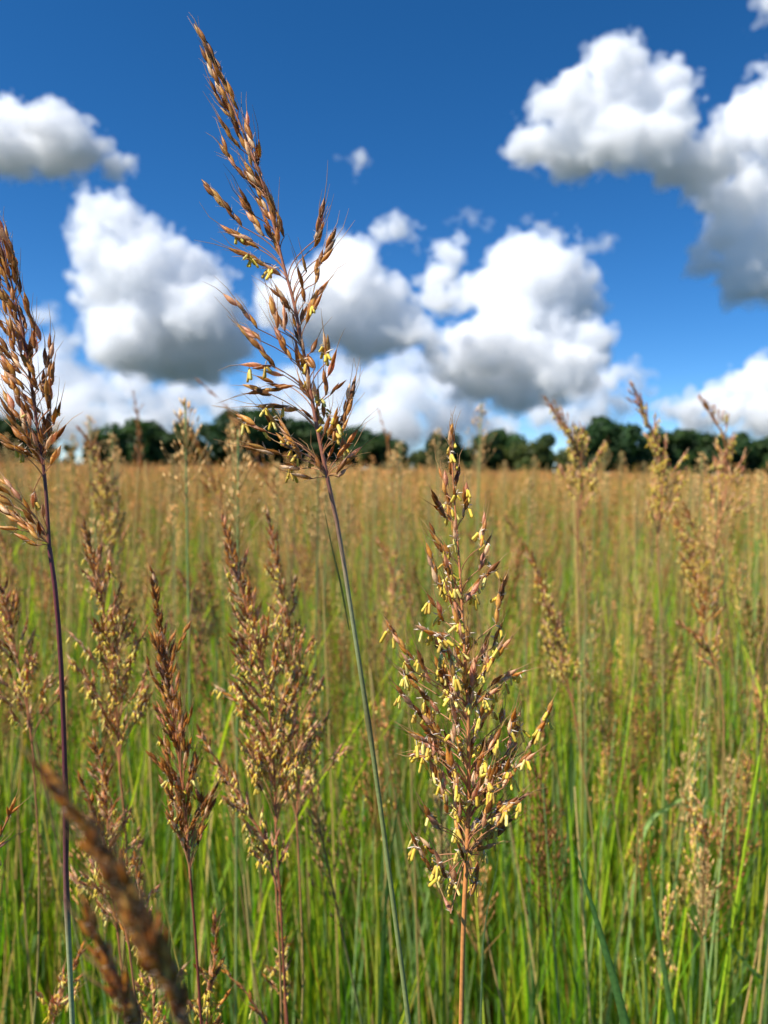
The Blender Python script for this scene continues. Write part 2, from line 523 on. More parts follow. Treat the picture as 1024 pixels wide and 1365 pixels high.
def cloud(label, centre, dist, blobs, base=None, dens=0.065, seed=0, noise=1.0, voxel=2.7, flat=0.85, edge=.4, grow=1.12):
    """blobs: (px, py, radius) in photograph pixels at the cloud's own distance; base: the level of its flat underside"""
    rng = random.Random(seed)
    cx, cy_ = centre
    k = dist / F
    b3 = [(bx - cx, rng.uniform(-.8, .8) * r, cy_ - by, r * grow) for bx, by, r in blobs]
    pad = 26 * noise
    lo = tuple(min(b[i] - b[3] for b in b3) - pad for i in range(3)); hi = tuple(max(b[i] + b[3] for b in b3) + pad for i in range(3))
    root = None
    shells = cloud_shape(b3, lo, hi, None if base is None else cy_ - base, (0.0, -10.0 * min(1, noise + .2)), noise, voxel, seed, flat, k)
    for name, mb, d in (('cloud', shells[0], dens), ('wispy_edge', shells[1], dens * edge)):
        if not mb.n: continue
        o = mb.build(name, []); me = o.data
        m, nn, L = new_mat('cloud_vapour')
        vs = nn.new('ShaderNodeVolumeScatter')
        vs.inputs['Color'].default_value = (.955, .98, 1.0, 1)  # tint puts the bluish veil of distant air into the cloud's own colour
        vs.inputs['Density'].default_value = d / k
        vs.inputs['Anisotropy'].default_value = 0.0
        oo = nn.new('ShaderNodeOutputMaterial')
        L.new(vs.outputs[0], oo.inputs['Volume'])
        me.materials.clear(); me.materials.append(m)
        if root is None:
            root = o; o.location = P(cx, cy_, dist)
        else:
            o.parent = root
    return tag(root, label, 'cloud', None, 'thing')

CLOUDS = [
 ('small white cloud with a flat grey base, cut by the left edge near the top', (70, 190), 2600,
  [(-40,190,40),(5,178,46),(20,200,44),(72,196,44),(45,180,38),(85,185,36),(115,200,30),(145,212,20),(25,205,34),(80,205,28)], 232, dict(flat=.8)),
 ('tall white cumulus with bright left crown and wide blue-grey base, left of the tall grass', (190, 390), 7000,
  [(130,296,26),(160,296,30),(190,322,34),(220,350,38),(145,340,34),(250,366,34),(280,375,26),(165,400,46),(215,420,55),(265,420,50),(128,405,20),(112,315,14),(150,375,38),(190,375,44),
   (180,455,52),(240,460,56),(290,450,40),(300,410,22)], 500, {}),
 ('hazy low cloud bank behind the left grass stalk', (110, 520), 20000,
  [(55,425,18),(75,460,26),(30,480,30),(70,505,36),(115,520,34),(155,520,26),(10,540,50),(70,550,40),(220,528,30),(255,520,26),(190,548,30),(240,560,30),(130,565,34),(300,545,24),(15,430,16),(40,520,50),(100,560,44),(170,575,36),(220,560,36),(280,520,26),(330,560,26),(190,510,30)], None, dict(dens=.03)),
 ('white cumulus directly behind the tall grass seed head', (460, 410), 8500,
  [(460,335,30),(440,360,34),(480,365,34),(415,390,36),(385,410,34),(470,400,44),(510,395,34),(525,420,34),(430,430,40),(490,440,44),(545,440,26),(575,448,16),(360,420,18)], 474, {}),
 ('smallest oval puff above the middle clouds', (525, 312), 7800,
  [(508,313,14),(528,310,17),(546,316,11)], None, dict(dens=.07)),
 ('broken white cloud turret between the two big middle cumulus', (585, 385), 9500,
  [(605,345,22),(598,365,20),(578,380,20),(565,395,18),(590,400,24),(615,390,20),(570,372,10)], 420, dict(dens=.075)),
 ('largest sunlit cumulus in the middle with round bright top', (710, 390), 9000,
  [(705,335,28),(680,352,32),(730,355,34),(655,380,30),(700,385,44),(755,378,36),(785,395,24),(802,402,9),(630,400,22),(745,410,40),(680,410,36)], 432, {}),
 ('bright cumulus layer with a dark flat base below the round topped cloud', (690, 475), 8600,
  [(660,430,30),(700,432,34),(740,440,36),(775,455,30),(620,455,32),(800,462,20),(585,470,20),(645,465,42),(700,475,48),(755,480,42),(600,490,28),(640,505,36),(690,515,40),(740,512,34)], 545, {}),
 ('ragged pale clouds low over the far trees right of centre', (780, 525), 17000,
  [(835,497,16),(858,500,8),(810,508,20),(780,520,22),(845,515,18),(745,540,20),(715,560,20),(790,545,24),(680,575,18),(830,540,20),(760,565,24),(860,520,10)], None, dict(dens=.045)),
 ('faint low cloud bank behind the middle grass, just over the trees', (545, 530), 18000,
  [(540,495,28),(570,500,30),(500,510,30),(600,520,32),(540,535,38),(590,548,34),(490,548,34),(630,555,30),(545,575,28),(440,520,34),(400,510,30),(370,540,26),(430,560,30),(350,520,22),(330,560,24),(460,490,26),(520,560,44),(600,570,36),(470,575,34),(400,560,34),(650,580,26)], None, dict(dens=.03)),
 ('white cumulus at the right edge low over the trees', (970, 545), 12000,
  [(985,520,24),(1010,505,26),(950,535,26),(1035,510,40),(920,548,20),(895,550,16),(970,550,28),(1015,550,36),(935,565,22),(1050,550,40)], 585, {}),
 ('large white cloud with grey underside at the upper right', (850, 180), 3300,
  [(812,100,34),(845,118,40),(885,112,32),(908,122,24),(760,138,34),(730,150,26),(790,150,44),(840,155,44),(885,160,34),(716,192,30),(830,90,22),(765,195,40),(815,195,44),(870,195,42),(920,205,36),(960,205,36),(920,130,12)], 258, dict(flat=.85)),
 ('tall cloud cut by the right edge, hanging below the large upper one', (1010, 260), 3500,
  [(1000,150,30),(1025,125,30),(1050,150,50),(1010,190,36),(960,220,28),(925,250,24),(965,262,30),(1010,250,40),(1050,250,50),(985,300,34),(1030,310,44),(1000,350,40),(950,345,20),(925,358,14),(1040,370,40),(985,380,30)], 412, dict(flat=.9)),
 ('tiny faint wisp high in the open blue sky', (475, 216), 4500, [(468,216,7),(480,215,9)], None, dict(dens=.04)),
 ('thin flat wisp above the tallest middle cumulus', (630, 291), 6500, [(615,288,6),(630,291,7),(648,295,6)], None, dict(dens=.03)),
 ('torn grey wisp right of the round topped cumulus', (785, 322), 6500, [(768,318,9),(785,322,11),(806,325,8)], None, dict(dens=.03)),
 ('thin wisp directly above the round bright top of the middle cumulus', (728, 303), 6400, [(708,298,7),(725,303,9),(742,310,7)], None, dict(dens=.035)),
 ('white cloud scrap in the top right corner', (1020, 12), 2600, [(1018,12,14),(1035,0,22),(1010,2,8)], None, dict(dens=.045)),
]
for i, (lab, cen, dist, blobs, base, kw) in enumerate(CLOUDS):
    cloud(lab, cen, dist, blobs, base, seed=i + 3, **kw)
# ------------------------------------------------------------------ the grass stalks one can tell apart, nearest first
def px_line(pts):
    """[(px, py, depth)] -> world points"""
    return np.array([P(*p) for p in pts])

def pix(p):
    q = np.asarray(p) - EYE_N; d = q @ FW
    return 512 + F * (q @ RT) / d, 682.5 - F * (q @ UP) / d

def to_ground(pts, ang=.03):
    """carry a stem on below the picture down to the soil"""
    p = np.asarray(pts, float); d = unit(p[0] - p[1]); d = unit(d * .5 + np.array([0, 0, -1.0]))
    L = p[0][2] / max(.2, -d[2])
    return np.vstack([[p[0] + d * L + np.array([0, 0, -.02])]] + [[p[0] + d * L * k] for k in (.6, .3, .13, .05)] + [p])

def px_groups(R, strands, depth, rng, nb, jitter=.018, dfun=None):
    """strands traced as (base px, tip px, options) on a real rachis; each gets its own depth around it"""
    Rp = np.array([pix(r) for r in R]); n = len(R)
    gs = {}
    for s in strands:
        (bx, by), (tx, ty) = s[0], s[1]
        o = s[2] if len(s) > 2 else {}
        near = int(np.argmin((Rp[:, 0] - bx) ** 2 + (Rp[:, 1] - by) ** 2))
        off = abs(Rp[near, 0] - bx)
        want = by + 8 + off * 1.1
        i = int(np.argmin(np.abs(Rp[:, 1] - want))) if want < Rp[:, 1].max() else 0
        if 'at' in o: i = int(np.argmin(np.abs(Rp[:, 1] - o['at'])))
        t = i / (n - 1)
        d0 = (R[i] - EYE_N) @ FW
        dz = rng.uniform(-1, 1) * jitter * min(1, .3 + off / 60)
        dt = dz + rng.uniform(-1, 1) * .008
        k = {a: b for a, b in o.items() if a != 'at'}
        gs.setdefault(int(t * nb), []).append((t, P(bx, by, d0 + dz), P(tx, ty, d0 + dt), k))
    return [gs[k] for k in sorted(gs)]

def grass_stalk(label, stem_px, head_px, groups_fn, seed, stops, r=(.0024, .0013), node_t=(), leaves=(), kw=None, rr=(.0012, .0004), group=None, extra=(), rcol=None, down=True):
    rng = random.Random(seed)
    st = px_line(stem_px); hd = px_line(head_px)
    full = to_ground(st) if down else st
    base = np.array([full[0][0], full[0][1], max(0.0, full[0][2])])
    root = empty('flowering_grass', base)
    tag(root, label, 'grass', group, 'thing')
    mb, p = culm_mb(full, r[0], r[1], stops, node_t, n=60)
    mb.build('stem', [M_STEM], root, base)
    R = spline(hd, 48)
    k = dict(anth=.2, pink=.15); k.update(kw or {})
    head_parts(root, base, R, groups_fn(R, rng), rng, k, rr, rcol)
    for (pts, wd, side, col) in leaves:
        lb = MB(); blade(lb, px_line(pts), wd, RT * side[0] + UP * side[1] + FW * side[2], col, n=14)
        lb.build('leaf', [M_LEAF], root, base)
    return root

A_STR = [
 ((295,95),(258,28)), ((318,170),(270,62)), ((308,155),(280,105)), ((320,198),(293,152)), ((330,240),(294,182)), ((318,146),(302,110)),
 ((341,198),(328,150)), ((346,214),(342,186)), ((349,232),(330,186)), ((350,253),(324,212)), ((310,130),(285,85)), ((325,190),(305,140)), ((300,115),(272,60)), ((336,222),(318,180)),
 ((322,302),(265,240)), ((345,332),(297,298),dict(anth=.5)), ((337,322),(310,306)), ((375,368),(307,330),dict(anth=.45)), ((352,350),(325,346)), ((353,315),(322,262)), ((340,288),(323,250)),
 ((369,281),(354,238)), ((376,342),(348,288)), ((379,316),(365,284)), ((366,300),(340,250)), ((372,325),(358,270)), ((360,275),(338,232)), ((345,258),(322,225)),
 ((420,320),(433,270),dict(pink=.6)), ((431,340),(446,300)), ((428,352),(447,338)), ((420,378),(425,335)), ((409,362),(400,340)), ((404,385),(400,352)), ((418,330),(429,292)),
 ((407,402),(403,376),dict(anth=.7)), ((408,432),(436,376),dict(anth=.4)), ((416,418),(432,396)), ((385,407),(356,380)), ((382,405),(366,380),dict(pink=.7)), ((376,436),(360,395)), ((386,415),(372,398)),
 ((343,438),(298,390),dict(pink=.5)), ((367,491),(317,438)), ((347,454),(318,438)), ((363,487),(325,482),dict(anth=.9)), ((388,516),(344,500)), ((378,500),(356,496),dict(pink=.6)), ((392,514),(330,521)),
 ((362,526),(328,518),dict(anth=.6)), ((386,541),(343,538),dict(anth=.9)), ((398,546),(382,545)), ((357,576),(317,547),dict(anth=.7)), ((372,573),(354,551),dict(anth=.6)), ((387,586),(372,556)),
 ((376,607),(322,592)), ((402,613),(374,572),dict(anth=.6)), ((390,598),(368,576)), ((400,625),(375,620),dict(anth=.8)), ((417,638),(385,637)), ((388,480),(370,436)), ((380,442),(377,404),dict(pink=.5)), ((370,440),(358,400)),
 ((400,492),(396,458)), ((420,492),(404,474),dict(anth=.7)), ((410,522),(405,496),dict(anth=.8)), ((405,524),(398,504)), ((422,541),(416,508),dict(anth=.9)), ((414,530),(408,512)),
 ((437,482),(431,440),dict(pink=.8,anth=.5)), ((437,502),(452,468)), ((434,527),(435,488)), ((440,527),(465,506)), ((455,577),(473,500)), ((460,552),(470,512)), ((432,557),(432,534),dict(anth=.5)),
 ((438,585),(450,540),dict(anth=.95)), ((444,590),(440,560),dict(anth=.95)), ((450,582),(455,556),dict(anth=.9)), ((432,580),(434,560),dict(anth=.9)),
 ((449,612),(478,576)), ((452,620),(480,600)), ((449,632),(466,612)), ((455,606),(462,585),dict(anth=.7)), ((438,610),(446,596),dict(anth=.9)), ((420,620),(414,606),dict(anth=.7)), ((428,628),(424,612)), ((452,636),(458,630)),
 ((404,470),(392,440)), ((398,450),(390,415)), ((412,500),(400,470),dict(anth=.6)), ((424,560),(418,540),dict(anth=.5)), ((414,470),(424,448)), ((402,432),(408,404)), ((418,560),(402,540),dict(anth=.5)),
]
def a_groups(R, rng): return px_groups(R, A_STR, .47, rng, 14, .022)
grass_stalk('tallest grass stalk, its slender brown seed head rising high against the blue sky',
 [(549,1400,.50),(505,1060,.49),(486,930,.485),(466,800,.48),(450,700,.475),(437,640,.47)],
 [(437,640,.47),(421,560,.47),(405,470,.472),(391,400,.475),(377,350,.478),(352,250,.483),(318,160,.488),(285,85,.492),(259,32,.495)],
 a_groups, 11, [(0, GREEN_A), (.90, GREEN_A), (.905, GREEN_A * .9), (.945, PALE * .85), (.965, lin(164, 138, 108)), (1, lin(160, 104, 86))], r=(.0031, .0013), node_t=(.9,),
 leaves=[([(466,840,.477),(455,780,.474),(443,730,.472),(430,668,.47)], .0016, (1, 0, .8), lin(112, 112, 70))],
 kw=dict(anth=0, pink=.16, L=.0122), rr=(.0013, .00045), rcol=[(0, lin(160, 104, 82)), (1, lin(158, 100, 66))])

B_STR = [
 ((602,633),(600,562)), ((600,600),(602,575)), ((608,648),(606,610)), ((607,666),(607,648)), ((618,690),(619,640)), ((595,660),(585,622)), ((595,690),(573,656)), ((590,680),(580,668)), ((601,695),(597,655),dict(anth=.6)),
 ((608,723),(606,690),dict(anth=.5)), ((595,738),(571,696),dict(anth=.4)), ((608,792),(594,735),dict(anth=.3)), ((587,790),(567,727)), ((602,805),(590,772),dict(pink=.8)), ((616,852),(601,806),dict(pink=.4)), ((600,740),(590,720),dict(anth=.9)),
 ((640,730),(650,680)), ((638,760),(655,713),dict(pink=.5)), ((639,772),(662,750)), ((622,802),(640,770),dict(anth=.9)), ((662,832),(674,766)), ((656,864),(669,828),dict(anth=.7)), ((642,884),(655,842),dict(pink=.5,anth=.4)), ((657,884),(681,850),dict(anth=.5)),
 ((592,828),(571,793),dict(anth=.5)), ((596,853),(553,836),dict(anth=.8)), ((594,869),(574,853),dict(anth=.7)), ((600,848),(578,840),dict(anth=.8)), ((551,880),(517,825)), ((553,896),(534,867)), ((573,910),(557,870)), ((557,910),(529,893)), ((604,880),(590,862),dict(anth=.8)),
 ((655,914),(700,894),dict(anth=.7)), ((635,939),(673,917),dict(anth=.9)), ((587,981),(524,913),dict(anth=.4)), ((586,950),(531,892),dict(pink=.5,anth=.6)), ((582,983),(560,967)), ((597,1006),(543,972),dict(anth=.8)), ((586,1010),(544,1005)), ((570,990),(548,980),dict(anth=.9)),
 ((702,1000),(737,930),dict(anth=.55)), ((686,1000),(697,947),dict(anth=.7)), ((671,1025),(687,998),dict(anth=.4)), ((686,1022),(714,998)), ((671,1050),(688,1020)), ((660,1040),(676,1012),dict(anth=.6)),
 ((637,975),(661,940),dict(anth=.4)), ((606,990),(600,962),dict(pink=.9)), ((628,948),(632,886),dict(pink=.9)), ((627,1000),(634,960),dict(pink=.9)), ((630,915),(626,880),dict(pink=.6)), ((640,1010),(660,978),dict(pink=.7,anth=.4)), ((652,1000),(664,970),dict(anth=.6,pink=.6)),
 ((668,1084),(708,1059),dict(anth=.7)), ((588,1106),(564,1073),dict(anth=.3)), ((582,1042),(575,1014),dict(anth=.4)), ((597,1084),(582,1042),dict(anth=.4)), ((594,1072),(586,1022),dict(pink=.7)), ((654,1111),(686,1090),dict(anth=.5)), ((648,1120),(676,1098)), ((635,1134),(658,1122),dict(anth=.5)),
 ((573,1160),(545,1110)), ((588,1178),(571,1155)), ((582,1140),(561,1114)), ((596,1170),(580,1135)), ((610,1195),(606,1155)), ((601,1218),(592,1204)), ((632,1182),(640,1150)), ((604,1180),(600,1150)), ((628,1195),(634,1172)),
 ((655,1060),(668,1030),dict(anth=.95)), ((650,1050),(660,1020),dict(anth=.95)), ((645,1070),(655,1040),dict(anth=.95)), ((662,1076),(690,1062),dict(anth=.95)), ((640,1090),(652,1068),dict(anth=.8)), ((640,1100),(664,1086),dict(anth=.9)), ((628,1110),(640,1090)), ((610,1110),(600,1090),dict(anth=.9)), ((614,1120),(606,1096),dict(anth=.8)),
 ((610,930),(602,900),dict(anth=.9)), ((613,950),(600,925),dict(anth=.9)), ((606,905),(598,880),dict(anth=.9)), ((616,890),(608,860),dict(anth=.8)), ((620,920),(616,885),dict(anth=.7)), ((612,980),(604,950),dict(pink=.7)), ((608,1030),(596,1000),dict(anth=.8,pink=.5)), ((604,1040),(590,1016),dict(anth=.9)), ((612,1060),(600,1030),dict(anth=.8)), ((632,1050),(640,1010),dict(pink=.7)), ((630,1075),(636,1040),dict(pink=.6,anth=.5)), ((612,1090),(604,1060),dict(anth=.6,pink=.6)), ((600,1000),(590,975),dict(anth=.8)), ((618,1010),(612,975),dict(anth=.8)), ((636,1030),(648,1000),dict(anth=.8)), ((640,960),(650,935),dict(anth=.8)), ((622,870),(618,835)), ((614,830),(610,800)), ((612,800),(606,770)), ((600,770),(590,740)),
 ((645,1140),(634,1115),dict(L=.007,awn=1)), ((620,1150),(612,1125),dict(L=.007,awn=1)), ((640,1128),(650,1110),dict(L=.007)),
]
def b_groups(R, rng):
    more = []
    for k in range(46):                                          # the crowded middle of the head
        y = rng.uniform(880, 1120); sd = rng.choice((-1, 1)); w_ = (60 if sd < 0 else 66) * (1 - abs(y - 1010) / 260)
        bx = 622 + sd * rng.uniform(4, w_); ln = rng.uniform(22, 40)
        more.append(((bx, y), (bx + sd * rng.uniform(2, 16), y - ln), dict(anth=rng.choice((.2, .6, .8)), pink=rng.choice((.2, .6)))))
    return px_groups(R, B_STR + more, .45, rng, 16, .024)
grass_stalk('grass stalk on a straight tan stem, its wide seed head full of yellow anthers',
 [(614,1400,.46),(616,1310,.455),(618,1230,.45),(622,1150,.45)],
 [(622,1150,.45),(625,1050,.45),(624,950,.45),(619,860,.45),(613,760,.452),(607,680,.455),(603,620,.458),(600,566,.46)],
 b_groups, 23, [(0, GREEN_B), (.5, lin(196, 160, 92)), (.7, TAN), (1, lin(214, 140, 78))], r=(.0024, .0014), node_t=(),
 kw=dict(anth=.42, pink=.3, L=.0100, wid=.15, hairs=4), rr=(.0014, .0004), rcol=[(0, lin(214, 144, 82)), (.5, lin(206, 136, 84)), (1, lin(184, 112, 60))])

C_STR = [
 ((18,344),(-2,288)), ((20,357),(4,300)), ((12,372),(-8,310)), ((26,392),(9,330)), ((24,376),(22,350)), ((18,402),(-5,348)), ((22,432),(-2,384)), ((10,420),(-12,370)), ((14,330),(-4,270)), ((6,350),(-14,290)),
 ((54,454),(31,391)), ((29,472),(6,423)), ((40,466),(17,427)), ((29,498),(-2,449)), ((20,502),(-10,468)), ((32,520),(1,479)), ((47,502),(31,470)), ((52,520),(42,492)), ((61,490),(59,462)), ((63,502),(69,445)),
 ((57,530),(54,495)), ((48,470),(42,445)), ((38,492),(43,440)), ((68,545),(75,484)), ((72,566),(80,531)), ((66,584),(69,542)), ((34,581),(6,531)), ((40,570),(21,524)), ((38,595),(12,567)), ((43,609),(17,589),dict(anth=.6)),
 ((54,617),(42,577)), ((55,550),(31,520),dict(anth=.4)), ((59,595),(49,567)), ((72,588),(85,563)), ((68,620),(78,592),dict(pink=.8)), ((63,600),(70,575),dict(pink=.5)), ((60,612),(52,590)), ((26,560),(6,520)), ((10,480),(-12,440)), ((14,450),(-10,405)), ((36,440),(24,405)), ((44,560),(34,530)), ((22,600),(-4,570)), ((50,600),(40,575)),
 ((29,669),(-4,634),dict(at=730,pink=.5)), ((18,674),(-3,660),dict(at=730)), ((28,689),(-2,678),dict(at=730)), ((25,706),(-4,700),dict(at=730,anth=.3)), ((47,698),(32,666),dict(at=730)), ((44,712),(32,691),dict(at=730)), ((50,727),(24,714),dict(at=730,anth=.5)), ((54,720),(7,685),dict(at=730)), ((54,714),(53,703),dict(at=730)),
 ((45,655),(47,678),dict(at=640,pink=.9,anth=.8)), ((58,690),(56,676),dict(at=720,pink=.9)), ((20,690),(-10,672),dict(at=730)), ((14,660),(-10,640),dict(at=730)),
]
def c_groups(R, rng):
    more = []
    for k in range(26):
        y = rng.uniform(330, 590); bx = 62 - (600 - y) * .22 + rng.uniform(-34, 14)
        more.append(((bx, y), (bx - rng.uniform(4, 20), y - rng.uniform(26, 46))))
    return px_groups(R, C_STR + more, .48, rng, 14, .02)
grass_stalk('grass stalk with a dark purple stem, heavy brown seed head crossing the left edge',
 [(98,1400,.50),(91,1240,.495),(88,1165,.495),(88,1090,.49),(86,1000,.49),(80,860,.485),(71,760,.48),(66,730,.48)],
 [(66,730,.48),(60,640,.48),(50,570,.48),(40,500,.48),(28,430,.482),(16,380,.485),(2,320,.488),(-14,265,.49)],
 c_groups, 31, [(0, GREEN_A), (.8, PALE), (.842, PALE), (.848, lin(150, 100, 96)), (.875, lin(100, 52, 58)), (1, lin(126, 64, 66))], r=(.0027, .0014), node_t=(.845, .885),
 kw=dict(anth=.01, pink=.15, L=.0118, wid=.135), rr=(.0012, .0004), rcol=[(0, lin(116, 66, 58)), (1, lin(120, 72, 48))])

def proc(**k):
    kw = dict(k)
    def f(R, rng): return proc_strands(R, rng, **kw)
    return f
DIM = dict(anth=.12, pink=.15, L=.0095, tpl=SPK_HI, atpl=ANT_LO, hairs=2, awn=.6, wid=.135, aL=.006)
def hero(label, stem, head, seed, stops=None, kw=None, r=(.002, .001), pk=None, **o):
    k = dict(DIM); k.update(kw or {})
    return grass_stalk(label, stem, head, proc(**(pk or {})), seed, stops or [(0, GREEN_B), (.7, GREEN_B), (1, RUST)], r=r, kw=k, **o)

# left group
hero('upright brown seed head first right of the purple stem, its lower half sprinkled yellow',
 [(152,1420,.78),(166,1250,.78),(168,1120,.78),(160,1030,.78)], [(160,1030,.78),(157,960,.78),(150,880,.78),(136,800,.785),(124,745,.79),(114,704,.79)], 41,
 pk=dict(nodes=16, Lmax=.1, spread=.5, per=(3, 4), sl=(.02, .04)), kw=dict(anth=.7, pink=.5, hairs=4))
hero('spreading pinkish panicle full of yellow anthers, low between purple and dark red stems',
 [(170,1420,.74),(166,1330,.74),(158,1250,.74)], [(158,1250,.74),(150,1180,.74),(146,1120,.74),(138,1040,.745),(126,985,.75)], 43,
 pk=dict(nodes=13, Lmax=.08, spread=.75, per=(3, 4), sl=(.018, .034)), kw=dict(anth=.9, pink=.8, hairs=5))
hero('narrow rust brown seed head on a dark red stem left of the dense brown head',
 [(272,1420,.60),(266,1330,.60),(260,1240,.60),(254,1170,.60)], [(254,1170,.60),(247,1080,.60),(236,990,.60),(224,900,.605),(213,830,.61),(202,768,.61)], 47,
 [(0, GREEN_B), (.55, lin(120, 62, 60)), (1, lin(132, 66, 52))], pk=dict(nodes=18, Lmax=.074, spread=.36, per=(3, 4), sl=(.022, .04)), kw=dict(anth=.05, L=.0095))
hero('dense brown seed head left of the tallest stem, thick with overlapping spikelets',
 [(388,1420,.74),(380,1320,.74),(374,1200,.74),(368,1110,.74)], [(368,1110,.74),(366,1040,.74),(360,960,.74),(342,860,.745),(320,780,.75),(298,692,.755)], 53,
 [(0, GREEN_B), (.6, lin(128, 74, 66)), (1, lin(150, 84, 60))], pk=dict(nodes=19, Lmax=.1, spread=.5, per=(3, 5), sl=(.022, .045)), kw=dict(anth=.55, pink=.55, hairs=4))
hero('pale seed head full of anthers standing close behind the dense brown one',
 [(400,1420,.82),(404,1300,.82),(400,1180,.82),(396,1100,.82)], [(396,1100,.82),(398,1010,.82),(392,900,.825),(378,800,.83),(366,740,.83),(356,684,.835)], 59,
 pk=dict(nodes=17, Lmax=.1, spread=.5, per=(3, 4), sl=(.02, .036)), kw=dict(anth=.75, pink=.7, hairs=5))
hero('drooping arching side panicle with anthers left of the dense brown seed head',
 [(376,1420,.70),(374,1300,.70),(368,1180,.70)], [(368,1180,.70),(352,1120,.70),(326,1075,.70),(298,1030,.70),(268,980,.70)], 61,
 pk=dict(nodes=11, Lmax=.055, spread=.55, per=(2, 3), sl=(.018, .032)), kw=dict(anth=.5, pink=.6, hairs=4))
hero('short pale panicle of hanging anthers low down beneath the dense brown seed head',
 [(384,1440,.8),(382,1390,.8),(380,1345,.8)], [(380,1345,.8),(378,1280,.8),(374,1220,.8),(370,1165,.8)], 67,
 pk=dict(nodes=9, Lmax=.04, spread=.5, per=(2, 3), sl=(.014, .024)), kw=dict(anth=.85, pink=.5))
hero('big out of focus brown seed head leaning across the bottom left corner',
 [(330,1560,.20),(300,1490,.198),(268,1420,.196)], [(268,1420,.196),(240,1350,.195),(206,1280,.193),(168,1200,.191),(124,1120,.189),(74,1052,.187)], 71,
 pk=dict(nodes=18, Lmax=.034, spread=.15, per=(3, 4), sl=(.014, .022), pw=.9), kw=dict(anth=0, L=.0074, wid=.15, pink=0), r=(.0012, .0008))
hero('second blurred brown seed head lower left, under the big leaning one',
 [(216,1480,.24),(204,1420,.24),(190,1380,.24)], [(190,1380,.24),(166,1330,.239),(140,1275,.238),(120,1230,.236)], 73,
 pk=dict(nodes=9, Lmax=.022, spread=.2, per=(2, 4), sl=(.012, .018)), kw=dict(anth=0, L=.0076, wid=.15, pink=0), r=(.0012, .0008))
hero('orange seed head with pale anthers poking in at the left edge near the bottom',
 [(-70,1420,.42),(-60,1300,.42),(-46,1240,.42)], [(-46,1240,.42),(-30,1180,.42),(-8,1130,.42),(14,1085,.42)], 79,
 pk=dict(nodes=6, Lmax=.035, spread=.4, per=(1, 3), sl=(.018, .03)), kw=dict(anth=.3, L=.009))
hero('pink tinged loose panicle at the left edge behind the purple stem',
 [(40,1420,.80),(50,1300,.80),(52,1150,.80),(44,1000,.80)], [(44,1000,.80),(36,940,.80),(24,880,.80),(10,820,.80),(-6,752,.80)], 83,
 pk=dict(nodes=13, Lmax=.08, spread=.6, per=(2, 4), sl=(.018, .034)), kw=dict(anth=.6, pink=.7, hairs=4))
hero('anther covered seed head at the bottom edge just right of the dark red stem',
 [(262,1480,.66),(268,1440,.66),(272,1400,.66)], [(272,1400,.66),(278,1340,.66),(286,1280,.66),(288,1225,.66)], 89,
 pk=dict(nodes=8, Lmax=.05, spread=.45, per=(2, 3), sl=(.018, .03)), kw=dict(anth=.6, pink=.3))
hero('ripe brown spikes dangling white stigmas between purple stem and red stem',
 [(186,1420,.66),(180,1330,.66),(172,1260,.66)], [(172,1260,.66),(160,1200,.66),(146,1150,.66),(128,1090,.66),(110,1040,.66)], 97,
 pk=dict(nodes=9, Lmax=.055, spread=.45, per=(1, 3), sl=(.022, .04)), kw=dict(anth=.15, pink=.2, L=.0095))
hero('thin brown drooping sprig at the bottom edge between dark red stem and the dense head',
 [(372,1440,.7),(368,1410,.7),(362,1380,.7)], [(362,1380,.7),(346,1350,.7),(326,1320,.7),(304,1300,.7)], 101,
 pk=dict(nodes=5, Lmax=.03, spread=.35, per=(1, 2), sl=(.016, .026)), kw=dict(anth=.05, pink=.1))

hero('cream flowered panicle low behind the big blurred head, between purple and dark red stems',
 [(190,1480,.7),(196,1440,.7),(204,1400,.7)], [(204,1400,.7),(206,1340,.7),(200,1270,.7),(188,1200,.7),(180,1150,.7)], 181,
 pk=dict(nodes=12, Lmax=.06, spread=.6, per=(2, 4), sl=(.016, .03)), kw=dict(anth=.95, pink=.85, hairs=5))
hero('small cream flowered sprig at the bottom edge left of the purple stalk',
 [(52,1480,.72),(58,1440,.72),(64,1400,.72)], [(64,1400,.72),(74,1350,.72),(88,1310,.72),(106,1270,.72)], 191,
 pk=dict(nodes=8, Lmax=.05, spread=.6, per=(2, 3), sl=(.014, .026)), kw=dict(anth=.9, pink=.7, hairs=4))

# blurred ones farther out that still stand apart
BL = dict(anth=.3, pink=.4, L=.011, tpl=SPK_MD, atpl=ANT_LO, hairs=0, awn=.3, wid=.13, aL=.007)
def far_one(label, stem, head, seed, anth, Lmax, spread=.5, pink=.4, stops=None, per=(2, 4), nodes=13):
    return hero(label, stem, head, seed, stops, kw=dict(BL, anth=anth, pink=pink), pk=dict(nodes=nodes, Lmax=Lmax, spread=spread, per=per, sl=(.025, .05)), r=(.0022, .0012))
far_one('blurred cream seed head nodding over the trees, leftmost of three at right', [(775,1000,1.5),(772,850,1.5),(770,700,1.5)], [(770,700,1.5),(776,640,1.5),(768,600,1.5),(750,565,1.5),(728,532,1.5)], 103, .7, .12, .42, .9)
far_one('tallest of the three blurred seed heads standing above the right trees, yellow anthers', [(885,1010,1.45),(882,850,1.45),(876,720,1.45)], [(876,720,1.45),(884,650,1.45),(876,600,1.45),(862,560,1.45),(842,512,1.45)], 107, .7, .13, .42, .9)
far_one('rightmost blurred seed head nodding left above the treeline', [(944,1000,1.6),(948,850,1.6),(952,730,1.6)], [(952,730,1.6),(968,650,1.6),(968,600,1.6),(956,565,1.6),(934,530,1.6)], 109, .45, .14, .42, .9)
